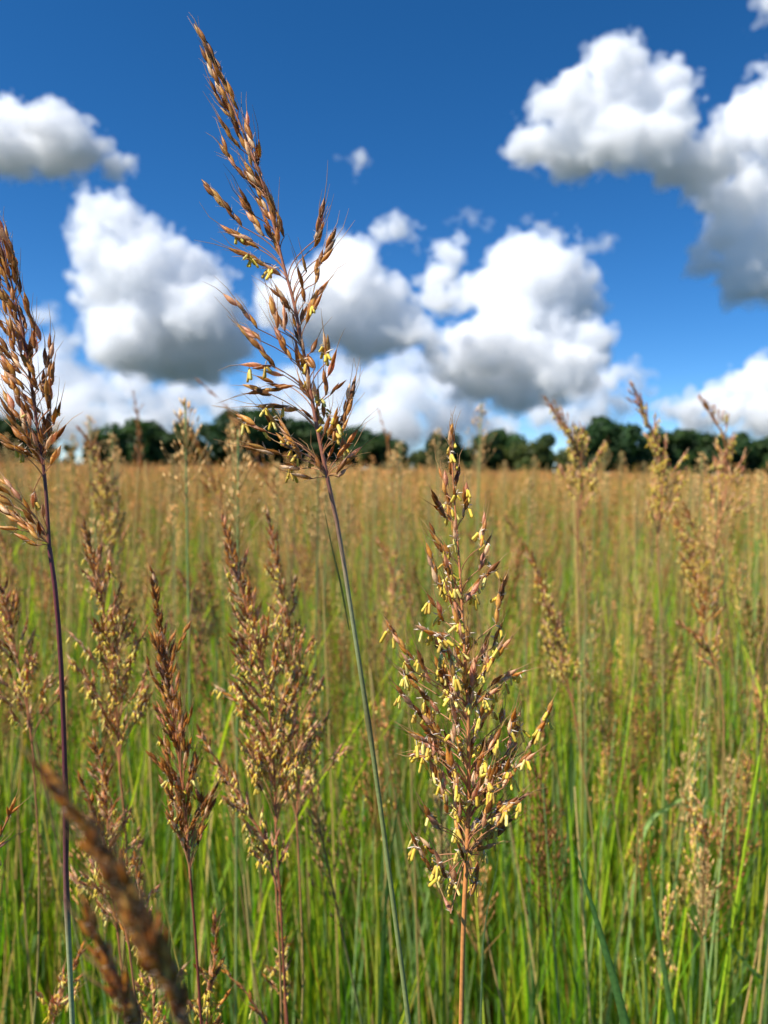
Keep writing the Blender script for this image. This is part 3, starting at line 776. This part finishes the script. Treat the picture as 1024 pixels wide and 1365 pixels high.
far_one('blurred yellow seed head below the horizon, first right of the anther filled stalk', [(800,1220,1.2),(786,1080,1.2),(764,940,1.2)], [(764,940,1.2),(750,880,1.2),(738,830,1.2),(722,780,1.2),(702,728,1.2)], 113, .8, .09, .5, .8)
far_one('blurred yellow seed head just right of the purple stalk, tip at the horizon', [(160,960,1.5),(156,840,1.5),(150,760,1.5)], [(150,760,1.5),(146,700,1.5),(138,640,1.5),(124,600,1.5),(106,572,1.5)], 127, .7, .1, .5, .8)
far_one('thin dark blurred head bowing against low clouds left of the tallest stalk', [(420,900,1.9),(400,760,1.9),(380,690,1.9)], [(380,690,1.9),(352,630,1.9),(326,578,1.9),(300,540,1.9),(262,506,1.9)], 131, .05, .09, .3, .1, nodes=9)
far_one('faint upright plume alone before the clouds left of the tallest stalk', [(176,800,2.6),(180,700,2.6),(184,640,2.6)], [(184,640,2.6),(186,600,2.6),(184,560,2.6),(178,522,2.6)], 137, .05, .1, .22, .2, nodes=8)
far_one('dark blurred head leaning left before the far trees, below the bowing one', [(330,860,1.8),(310,760,1.8),(298,690,1.8)], [(298,690,1.8),(280,630,1.8),(262,590,1.8),(238,556,1.8)], 139, .05, .1, .3, .1, nodes=9)
far_one('thin brown spike before the trees midway between the two sharp stalks', [(536,820,2.2),(530,720,2.2),(524,650,2.2)], [(524,650,2.2),(520,610,2.2),(514,580,2.2),(505,548,2.2)], 149, .05, .07, .2, .1, nodes=7)
far_one('dark arching brown panicle low among green stems at the right edge', [(905,1130,1.3),(925,960,1.3),(936,850,1.3)], [(936,850,1.3),(938,800,1.3),(924,765,1.3),(908,740,1.3)], 151, .05, .06, .4, .15, nodes=8)
far_one('brown panicle tilting left among green stems, third down at right', [(960,1140,1.25),(965,980,1.25),(960,900,1.25)], [(960,900,1.25),(948,870,1.25),(930,850,1.25),(906,832,1.25)], 157, .2, .06, .5, .4, nodes=8)
far_one('small rusty panicle low at the right beneath the bent leaf', [(936,1300,1.15),(942,1220,1.15),(944,1140,1.15)], [(944,1140,1.15),(938,1110,1.15),(926,1085,1.15),(912,1062,1.15)], 163, .1, .05, .5, .4, nodes=7)

# more of the same standing scattered in the field, each a copy of one of the blurred kinds
def copy_tree(o, parent=None):
    c = o.copy(); C.objects.link(c); c.parent = parent
    for ch in o.children: copy_tree(ch, c)
    return c
KINDS = [o for o in C.objects if o.get('category') == 'grass' and o.parent is None and o.get('label', '').split()[0] in ('rightmost', 'tallest', 'blurred') and 'seed heads' in o['label'] + ' seed heads' and 'stalk,' not in o['label']]
rg = random.Random(4)
for i in range(34):
    o = copy_tree(KINDS[i % len(KINDS)])
    y = rg.uniform(1.5, 4.6); x = rg.uniform(-.56, .56) * y
    s = rg.uniform(.86, 1.0) if i % 3 else rg.uniform(1.0, 1.1)
    top = 1.40 if i % 3 else 1.5
    zmax = max(v.co.z for ch in KINDS[i % len(KINDS)].children if ch.name.startswith('seed_head') for v in ch.data.vertices)
    s = rg.uniform(.8, 1.0) * top / zmax
    o.location = (x, y, 0); o.rotation_euler = (0, 0, rg.uniform(-.6, .6)); o.scale = (s, s, s)
    tag(o, 'blurred grass stalk scattered in the field behind the sharp ones, one of many alike', 'grass', 'grass stalks scattered in the field', 'thing')

# single leaves one can point to
def lone_leaf(label, pts, wd, side, col, name='grass_blade'):
    p = px_line(pts); p = to_ground(p)
    base = np.array([p[0][0], p[0][1], 0.0])
    mb = MB(); blade(mb, p, wd, RT * side[0] + UP * side[1] + FW * side[2], col, n=44, tp=9)
    return _leaf(mb, name, label, base)
def _leaf(mb, name, label, base):
    o = mb.build(name, [M_LEAF], None, base); o.location = base
    return tag(o, label, 'grass blade', None, 'thing')
lone_leaf('sharp dark green pointed blade with a pale edge, bottom right of the tan stem', [(846,1420,.62),(826,1330,.62),(800,1240,.62),(780,1175,.62),(764,1122,.62)], .0115, (1, 0, .25), lin(96, 134, 70))
lone_leaf('thin upright green blade right of the sharp dark one at the bottom', [(906,1420,.85),(894,1340,.85),(878,1240,.85),(860,1120,.85)], .009, (1, 0, .2), lin(104, 138, 74))
lone_leaf('pale green leaf folded over in a sharp bend among stems at right', [(846,1180,1.3),(862,1100,1.3),(890,1076,1.3),(918,1062,1.3),(945,1076,1.3),(978,1102,1.3)], .0095, (.1, 1, .2), lin(160, 190, 112))
lone_leaf('slim pale green stem sheath with a narrow leaf right of the tan stem', [(640,1420,.6),(643,1300,.6),(647,1230,.6),(662,1160,.6),(668,1110,.6)], .0034, (1, 0, .5), lin(140, 158, 110))
lone_leaf('long green blade standing behind the lower part of the tallest stem', [(505,1420,.9),(512,1250,.9),(520,1150,.9),(536,1040,.9)], .007, (1, 0, .5), lin(100, 128, 64))
lone_leaf('dark slender blade crossing obliquely low in the right corner', [(1060,1330,1.1),(1010,1300,1.1),(975,1260,1.1),(938,1212,1.1)], .008, (.4, 1, .2), lin(96, 128, 66))
# ------------------------------------------------------------------ the field: uncountable grass, one object per belt
M_FSPK = plant_mat('field_husk', .55, .35, .3, .2, 300, (1.25, 1.05, .7))
FM = [M_STEM, M_LEAF, M_FSPK, M_ANT]
GREENS = [lin(148, 176, 36), lin(116, 156, 38), lin(174, 188, 40), lin(112, 144, 84), lin(182, 192, 64), lin(98, 142, 26), lin(136, 160, 92)]
STRAW = [lin(200, 168, 96), lin(176, 130, 70), lin(208, 180, 112)]
HUSKS = [lin(196, 144, 86), lin(176, 118, 68), lin(212, 164, 104), lin(220, 180, 120), lin(158, 104, 60), lin(228, 196, 134)]
LEAN = np.array([-0.10, 0.0, 0.0])

def add_spk(mb, p, d, L, col, tpl, m, wid=.2):
    M = frame(d, 1.0); v, q, t = tpl; W = L * wid
    mb.add((v * np.array([W, W, L])) @ M.T + p, q=q, t=t, col=col, m=m)

def field_plant(rng, lod, h, headed=True):
    """one flowering culm with leaves; lod 0 near, 1 middle, 2 far"""
    mb = MB()
    az = rng.uniform(0, 6.28); ln = rng.uniform(.02, .10) * h
    top = np.array([math.cos(az) * ln + LEAN[0] * h * rng.uniform(.2, 1.2), math.sin(az) * ln, h * .985])
    mid = np.array([top[0] * .32, top[1] * .32, h * .5])
    head = rng.uniform(.15, .24)
    P_ = spline([np.zeros(3), mid, top], 12)
    sg = GREENS[rng.randrange(7)] if rng.random() < .84 else STRAW[rng.randrange(3)]
    tip = lin(150, 110, 70) if rng.random() < .3 else sg
    ns = {0: 9, 1: 5, 2: 3}[lod]; sd = {0: 5, 1: 3, 2: 3}[lod]
    pts = P_[np.linspace(0, 11, ns).astype(int)]
    rad = {0: .0026, 1: .0026, 2: .005}[lod]
    tube(mb, pts, np.linspace(rad, rad * .5, ns), sd, col_ramp(ns, [(0, sg), (.65, sg), (1, tip)]), 0)
    for k in range({0: rng.randint(3, 5), 1: rng.randint(2, 3), 2: 2}[lod]):
        z = h * rng.uniform(.04, .42); i = z / h * 11; b = rachis_at(P_, z / h)
        a = rng.uniform(0, 6.28); o = np.array([math.cos(a), math.sin(a), 0]); ll = h * rng.uniform(.28, .55)
        up_ = rng.uniform(2.5, 7.0)
        e1 = b + unit(o + np.array([0, 0, up_ * 1.4])) * ll * .5
        e2 = e1 + unit(o * rng.uniform(.6, 1.6) + np.array([0, 0, up_ * rng.uniform(.3, 1.2)])) * ll * .5
        wd = rng.uniform(.005, .010) * (1, 1.2, 2.2)[lod]
        c = GREENS[rng.randrange(7)] * rng.uniform(.85, 1.15) if rng.random() < .88 else STRAW[rng.randrange(3)]
        blade(mb, [b, e1, e2], wd, np.array([-math.sin(a), math.cos(a), 0]), c, 1, n={0: 8, 1: 5, 2: 4}[lod])
    hc = HUSKS[rng.randrange(6)] * (np.array([.98, .86, .76]) if lod == 2 else np.array([1.12, 1.02, .90]) if lod == 1 else 1.1)
    yl = rng.random() < .55
    R = P_[-5:]
    t0 = 1 - head / h
    T = unit(top - rachis_at(P_, t0)); base = rachis_at(P_, t0)
    if not headed: return mb.arrays()
    nk = {0: rng.randint(46, 70), 1: rng.randint(15, 20), 2: rng.randint(6, 8)}[lod]
    SL = {0: .0115, 1: .026, 2: .06}[lod]
    opn = rng.uniform(.16, .5)
    f = frame(T)
    for k in range(nk):
        u = rng.random() ** .8
        a = rng.uniform(0, 6.28); o = f[:, 0] * math.cos(a) + f[:, 1] * math.sin(a)
        rr = (1 - u) ** .8 * head * opn * rng.uniform(.1, 1) * .6 + .002
        p = base + T * (u * head * .92 + rr * .9) + o * rr
        d = unit(T + o * opn * rng.uniform(.4, 1.2) + LEAN * .5)
        add_spk(mb, p, d, SL * rng.uniform(.8, 1.25), hc * rng.uniform(.75, 1.3), SPK_MD if False else SPK_LO, 2, {0: .13, 1: .13, 2: .17}[lod])
        if lod == 0: tube(mb, np.array([base + T * max(0, u * head * .92 - rr * .8), p]), .0004, 3, hc * .8, 2)
        if yl and lod < 2 and rng.random() < (.5, .4)[lod]:
            aL = (.0055, .010)[lod]
            add_spk(mb, p + d * SL * .4, np.array([rng.uniform(-.6, .6), rng.uniform(-.6, .6), -1]), aL, COL_ANT[rng.randrange(4)], ANT_LO if lod == 0 else SPK_LO, 3, .3)
    return mb.arrays()

def field_leafy(rng, h, lod):
    """a leafy shoot without a head"""
    mb = MB()
    for k in range(3):
        a = rng.uniform(0, 6.28); o = np.array([math.cos(a), math.sin(a), 0])
        ll = h * rng.uniform(.6, 1.0); up_ = rng.uniform(4.0, 12.0)
        e1 = unit(o + np.array([0, 0, up_])) * ll * .55
        e2 = e1 + unit(o * rng.uniform(.4, 1.3) + np.array([0, 0, up_ * rng.uniform(.2, .9)])) * ll * .45
        c = GREENS[rng.randrange(7)] * rng.uniform(.9, 1.2) if rng.random() < .85 else STRAW[rng.randrange(3)]
        blade(mb, [np.zeros(3), e1, e2], rng.uniform(.005, .011) * (1, 1.2, 2.0)[lod], np.array([-math.sin(a), math.cos(a), 0]), c, 1, n=(9, 6, 4)[lod])
    return mb.arrays()

def height(rng):
    h = rng.gauss(1.23, .08) if rng.random() < .91 else rng.gauss(1.45, .09)
    return min(max(h, 1.0), 1.66)

src = bpy.data.collections.new('grass tufts')
def patch(name, size, n_pl, n_lf, lod, seed, protos):
    rng = random.Random(seed); mb = MB()
    for k in range(n_pl + n_lf):
        A = rng.choice(protos[0] if k < n_pl else protos[1])
        a = rng.uniform(-.5, .5); s = rng.uniform(.9, 1.08); c_, s_ = math.cos(a) * s, math.sin(a) * s
        mat = np.array([[c_, -s_, 0], [s_, c_, 0], [0, 0, s]])
        mb.add_arrays(A, mat, (rng.uniform(-.5, .5) * size, rng.uniform(-.5, .5) * size, -.01), tint=np.array([rng.uniform(.6, 1.32)] * 3))
    return mb.mesh(name, FM)

def scatter(name, label, pts, rots, scl, idx, patches):
    col = bpy.data.collections.new(name + ' tufts')
    for i, me in enumerate(patches):
        col.objects.link(bpy.data.objects.new('%s_tuft_%02d' % (name, i), me))
    me = bpy.data.meshes.new(name)
    me.vertices.add(len(pts)); me.vertices.foreach_set('co', np.asarray(pts, np.float32).ravel())
    for nm, ty, arr, key in (('rot', 'FLOAT', rots, 'value'), ('scl', 'FLOAT', scl, 'value'), ('idx', 'INT', idx, 'value')):
        a = me.attributes.new(nm, ty, 'POINT'); a.data.foreach_set(key, np.asarray(arr, np.int32 if ty == 'INT' else np.float32))
    o = bpy.data.objects.new(name, me); C.objects.link(o)
    g = bpy.data.node_groups.new(name + ' spread', 'GeometryNodeTree')
    g.interface.new_socket('Geometry', in_out='INPUT', socket_type='NodeSocketGeometry')
    g.interface.new_socket('Geometry', in_out='OUTPUT', socket_type='NodeSocketGeometry')
    N = g.nodes; gi = N.new('NodeGroupInput'); go = N.new('NodeGroupOutput')
    ip = N.new('GeometryNodeInstanceOnPoints'); ci = N.new('GeometryNodeCollectionInfo')
    ci.inputs['Collection'].default_value = col
    ci.inputs['Separate Children'].default_value = True; ci.inputs['Reset Children'].default_value = True
    ip.inputs['Pick Instance'].default_value = True
    def attr(nm, ty):
        n = N.new('GeometryNodeInputNamedAttribute'); n.data_type = ty; n.inputs['Name'].default_value = nm
        return n.outputs['Attribute']
    cx = N.new('ShaderNodeCombineXYZ')
    g.links.new(attr('rot', 'FLOAT'), cx.inputs['Z'])
    g.links.new(gi.outputs[0], ip.inputs['Points']); g.links.new(ci.outputs[0], ip.inputs['Instance'])
    g.links.new(attr('idx', 'INT'), ip.inputs['Instance Index'])
    g.links.new(cx.outputs[0], ip.inputs['Rotation'])
    g.links.new(attr('scl', 'FLOAT'), ip.inputs['Scale'])
    g.links.new(ip.outputs[0], go.inputs[0])
    md = o.modifiers.new('spread', 'NODES'); md.node_group = g
    return tag(o, label, 'grass', None, 'stuff')

def belt(size, y0, y1, half, rng, jit=.25, near=None):
    pts = []
    y = y0
    while y < y1:
        w_ = y * math.tan(half) + 1.0
        x = -w_ + rng.uniform(0, size)
        while x < w_:
            px, py = x + rng.uniform(-jit, jit) * size, y + rng.uniform(-jit, jit) * size
            if near is None or math.hypot(px, py) > near: pts.append((px, py, 0))
            x += size
        y += size
    return pts

rng = random.Random(5)
PN = [field_plant(random.Random(100 + i), 0, height(random.Random(i)) * (1 if i % 5 < 2 else .92), i % 5 < 2) for i in range(25)]
LN = [field_leafy(random.Random(200 + i), random.Random(i).uniform(.5, .95), 0) for i in range(10)]
PM = [field_plant(random.Random(300 + i), 1, height(random.Random(i + 50))) for i in range(18)]
LM = [field_leafy(random.Random(400 + i), random.Random(i).uniform(.75, 1.12), 1) for i in range(8)]
PF = [field_plant(random.Random(500 + i), 2, height(random.Random(i + 90))) for i in range(18)]
LF = [field_leafy(random.Random(600 + i), random.Random(i).uniform(.5, .95), 2) for i in range(6)]
HALF = math.radians(36)
for nm, lab, size, y0, y1, npl, nlf, lod, nv, protos, near in (
    ('grass', 'dense green stems and leaves of the field close behind the sharp stalks', .5, .85, 5.2, 56, 62, 0, 7, (PN, LN), 1.05),
    ('grass', 'brown and green grass of the field in the middle distance', 1.5, 5.6, 26, 185, 290, 1, 7, (PM, LM), None),
    ('grass', 'tan sweep of ripe grass reaching back to the trees', 5.0, 28, 285, 560, 240, 2, 6, (PF, LF), None)):
    pts = belt(size, y0, y1, HALF, rng, .2, near)
    pa = [patch('tuft', size * 1.25, npl, nlf, lod, 900 + 10 * lod + i, protos) for i in range(nv)]
    n = len(pts)
    scatter(nm, lab, pts, [rng.choice((0, 0, PI)) + rng.uniform(-.5, .5) for _ in range(n)], [rng.uniform(.93, 1.05) for _ in range(n)], [rng.randrange(nv) for _ in range(n)], pa)
# ------------------------------------------------------------------ ground and the far trees
def ground_mat():
    m, n, L = new_mat('soil_and_thatch')
    tc = n.new('ShaderNodeTexCoord')
    a = n.new('ShaderNodeTexNoise'); a.inputs['Scale'].default_value = 3.0; a.inputs['Detail'].default_value = 8
    L.new(tc.outputs['Object'], a.inputs['Vector'])
    r = n.new('ShaderNodeValToRGB')
    e = r.color_ramp.elements
    e[0].position = .35; e[0].color = (*lin(38, 46, 30), 1); e[1].position = .7; e[1].color = (*lin(48, 62, 42), 1)
    L.new(a.outputs['Fac'], r.inputs['Fac'])
    b = n.new('ShaderNodeBsdfPrincipled'); b.inputs['Roughness'].default_value = .9; b.inputs['Specular IOR Level'].default_value = .1
    L.new(r.outputs[0], b.inputs['Base Color'])
    o = n.new('ShaderNodeOutputMaterial'); L.new(b.outputs[0], o.inputs['Surface'])
    return m
gm = MB()
rings = [0, 3, 8, 20, 60, 200, 600, 2000, 8000, 30000, 60000]; NS = 48
gv = [(0, 0, 0)] + [(r * math.cos(2 * PI * k / NS), r * math.sin(2 * PI * k / NS), 0) for r in rings[1:] for k in range(NS)]
gq = [(1 + i * NS + k, 1 + (i + 1) * NS + k, 1 + (i + 1) * NS + (k + 1) % NS, 1 + i * NS + (k + 1) % NS) for i in range(len(rings) - 2) for k in range(NS)]
gm.add(gv, q=gq, t=[(0, 1 + k, 1 + (k + 1) % NS) for k in range(NS)])
tag(gm.build('ground', [ground_mat()]), None, None, None, 'structure')

M_CROWN = plant_mat('tree_foliage', .55, .25, .25, .25, .6, (1.1, 1.3, .5))
M_BARK = plant_mat('bark', .9, 0, .1, .3, 3.0)
def crown_mesh(rng, h, wd, low, lobes, n):
    """leaf-sprays spread through overlapping lobes of foliage"""
    cs = []
    for k in range(lobes):
        z = rng.uniform(low + .12 * h, h * .9); a = rng.uniform(0, 6.28)
        rr = wd * .5 * math.sqrt(max(.05, 1 - ((z - h * .5) / (h * .55)) ** 2)) * rng.uniform(.25, .85)
        r = rng.uniform(.16, .27) * wd
        cs.append((rr * math.cos(a), rr * math.sin(a), min(z, h - r * .7), r, rng.uniform(.75, 1.2)))
    V = np.empty((n, 4, 3), np.float32); Cc = np.empty((n, 4, 3), np.float32)
    tn = np.array([rng.uniform(.7, 1.4) * rng.uniform(.85, 1.2), 1.0, rng.uniform(.7, 1.1)]) * rng.uniform(.8, 1.35)
    cols = [c * tn for c in (lin(54, 76, 40), lin(66, 86, 42), lin(44, 66, 38), lin(74, 92, 48))]
    for i in range(n):
        cx, cy_, cz, r, k = cs[rng.randrange(lobes)]
        d = unit([rng.gauss(0, 1), rng.gauss(0, 1), rng.gauss(0, 1)]); s = r * rng.uniform(.45, 1.08)
        c = np.array([cx, cy_, cz]) + d * s * np.array([1, 1, .8])
        f = frame(unit(d + np.array([rng.gauss(0, .6), rng.gauss(0, .6), rng.gauss(.3, .6)])), rng.uniform(0, 6.28))
        e = rng.uniform(.3, .62)
        V[i] = [c - f[:, 0] * e, c - f[:, 1] * e * .6 + f[:, 2] * e * .2, c + f[:, 0] * e, c + f[:, 1] * e * .6 - f[:, 2] * e * .2]
        Cc[i] = cols[rng.randrange(4)] * k
    mb = MB(); mb.add(V.reshape(-1, 3), q=np.arange(n * 4).reshape(n, 4), col=Cc.reshape(-1, 3))
    return mb.mesh('crown', [M_CROWN], smooth=False), cs
def trunk_mesh(rng, h, cs):
    mb = MB(); c = lin(84, 70, 56)
    tube(mb, [(0, 0, -.3), (.1, 0, h * .3), (-.1, .1, h * .62), (.1, 0, h * .85)], [.32, .25, .15, .06], 8, c)
    for (x, y, z, r, k) in cs[:7]:
        b = z - rng.uniform(1.5, 3.0)
        tube(mb, [(0, 0, max(1.0, b)), (x * .55, y * .55, z - .6), (x, y, z)], [.12, .08, .03], 5, c)
    return mb.mesh('trunk', [M_BARK])
TREE = []
for i in range(7):
    r_ = random.Random(700 + i); h = 10.0
    cm, cs = crown_mesh(r_, h, (10.5, 9, 12, 8, 11, 7.5, 10)[i], (.8, .6, 1.2, .4, 1.0, .5, .9)[i], (16, 13, 20, 12, 18, 11, 15)[i], 6500)
    TREE.append((cm, trunk_mesh(r_, h, cs)))
def tree(label, px, top, dist, var, wide=1.0, group=None):
    """a tree whose top shows at photograph height `top` when it stands dist metres away"""
    ground = P(px, 0, dist); x, y = ground[0], ground[1]
    z = P(px, top, dist)[2]
    root = empty('tree', (x, y, 0), random.Random(int(px * 7)).uniform(0, 6.28))
    s = z / 9.2
    root.scale = (s * wide, s * wide, s)
    for nm, me in (('trunk', TREE[var][1]), ('crown', TREE[var][0])):
        o = bpy.data.objects.new(nm, me); C.objects.link(o); o.parent = root
    return tag(root, label, 'tree', group, 'thing')
GT = 'trees of the far treeline'
SINGLE = [
 ('round lone tree in a wide treeline gap left of the broad domed one', 134, 576, 262, 1, .8),
 ('broad domed tree standing clear left of centre in the far treeline', 184, 562, 255, 4, 1.0),
 ('low bushy tree right against the broad domed tree', 226, 584, 258, 3, 1.2),
 ('tallest tree of the dark grove behind the tallest stalk', 326, 556, 258, 2, .95),
 ('tree at the left picture edge behind the purple stemmed stalk', 6, 558, 250, 0, 1.0),
 ('large tree rising in the treeline behind the second blurred seed head at right', 838, 566, 268, 2, .9),
 ('last full crowned tree left of the low dip in the far treeline', 604, 582, 275, 0, .85),
 ('first tree right of the low dip in the treeline, its crown open and uneven', 660, 584, 272, 5, 1.1),
]
for a in SINGLE: tree(*a, GT)
rng = random.Random(77)
prof = [(-120, 560), (-40, 556), (30, 572), (60, 592), (85, 594), (110, 592), (155, 585), (212, 580), (245, 574), (275, 568), (300, 560), (345, 560), (380, 564), (415, 562), (450, 572), (480, 572), (500, 574), (520, 584),
 (545, 584), (575, 587), (590, 585), (618, 590), (634, 602), (645, 596), (675, 582), (705, 578), (725, 579), (750, 584), (775, 584), (800, 574), (825, 570), (855, 575), (880, 578), (905, 576), (930, 579), (955, 582), (980, 586), (1005, 584), (1030, 586), (1080, 580), (1150, 582)]
xs, ys = [p[0] for p in prof], [p[1] for p in prof]
x = -110; i = 0
while x < 1145:
    t = 588 + (float(np.interp(x, xs, ys)) - 588) * 1.3 + rng.uniform(-5, 13)
    lab = ('dark tree in the far treeline left of the tallest stalk, one of many alike' if x < 420 else
           'dark tree of the far treeline between tallest stalk and dip, one of many alike' if x < 634 else
           'dark tree in the far wood right of the dip, one of many alike')
    tree(lab, x, t, rng.uniform(262, 300), rng.randrange(7), rng.uniform(.6, 1.2), GT)
    x += rng.choice((9, 13, 18, 24, 32)) + rng.uniform(-3, 3); i += 1
# brushwood along the foot of the trees
mb = MB(); n = 14000
V = np.empty((n, 4, 3), np.float32); Cc = np.empty((n, 4, 3), np.float32)
for i in range(n):
    xx = rng.uniform(-210, 210); hh = 3.6 + 1.3 * math.sin(xx * .13) + .9 * math.sin(xx * .37 + 1)
    c = np.array([xx, rng.uniform(268, 292), rng.uniform(0, 1) ** .8 * hh]); e = rng.uniform(.3, .7)
    f = frame([rng.gauss(0, 1), rng.gauss(-.5, 1), rng.gauss(.3, 1)], rng.uniform(0, 6))
    V[i] = [c - f[:, 0] * e, c - f[:, 1] * e * .6, c + f[:, 0] * e, c + f[:, 1] * e * .6]
    Cc[i] = (lin(52, 70, 36), lin(60, 78, 44), lin(44, 62, 34))[rng.randrange(3)]
mb.add(V.reshape(-1, 3), q=np.arange(n * 4).reshape(n, 4), col=Cc.reshape(-1, 3))
tag(mb.build('undergrowth', [M_CROWN], smooth=False), 'dark brushwood along the foot of the far trees', 'undergrowth', None, 'stuff')
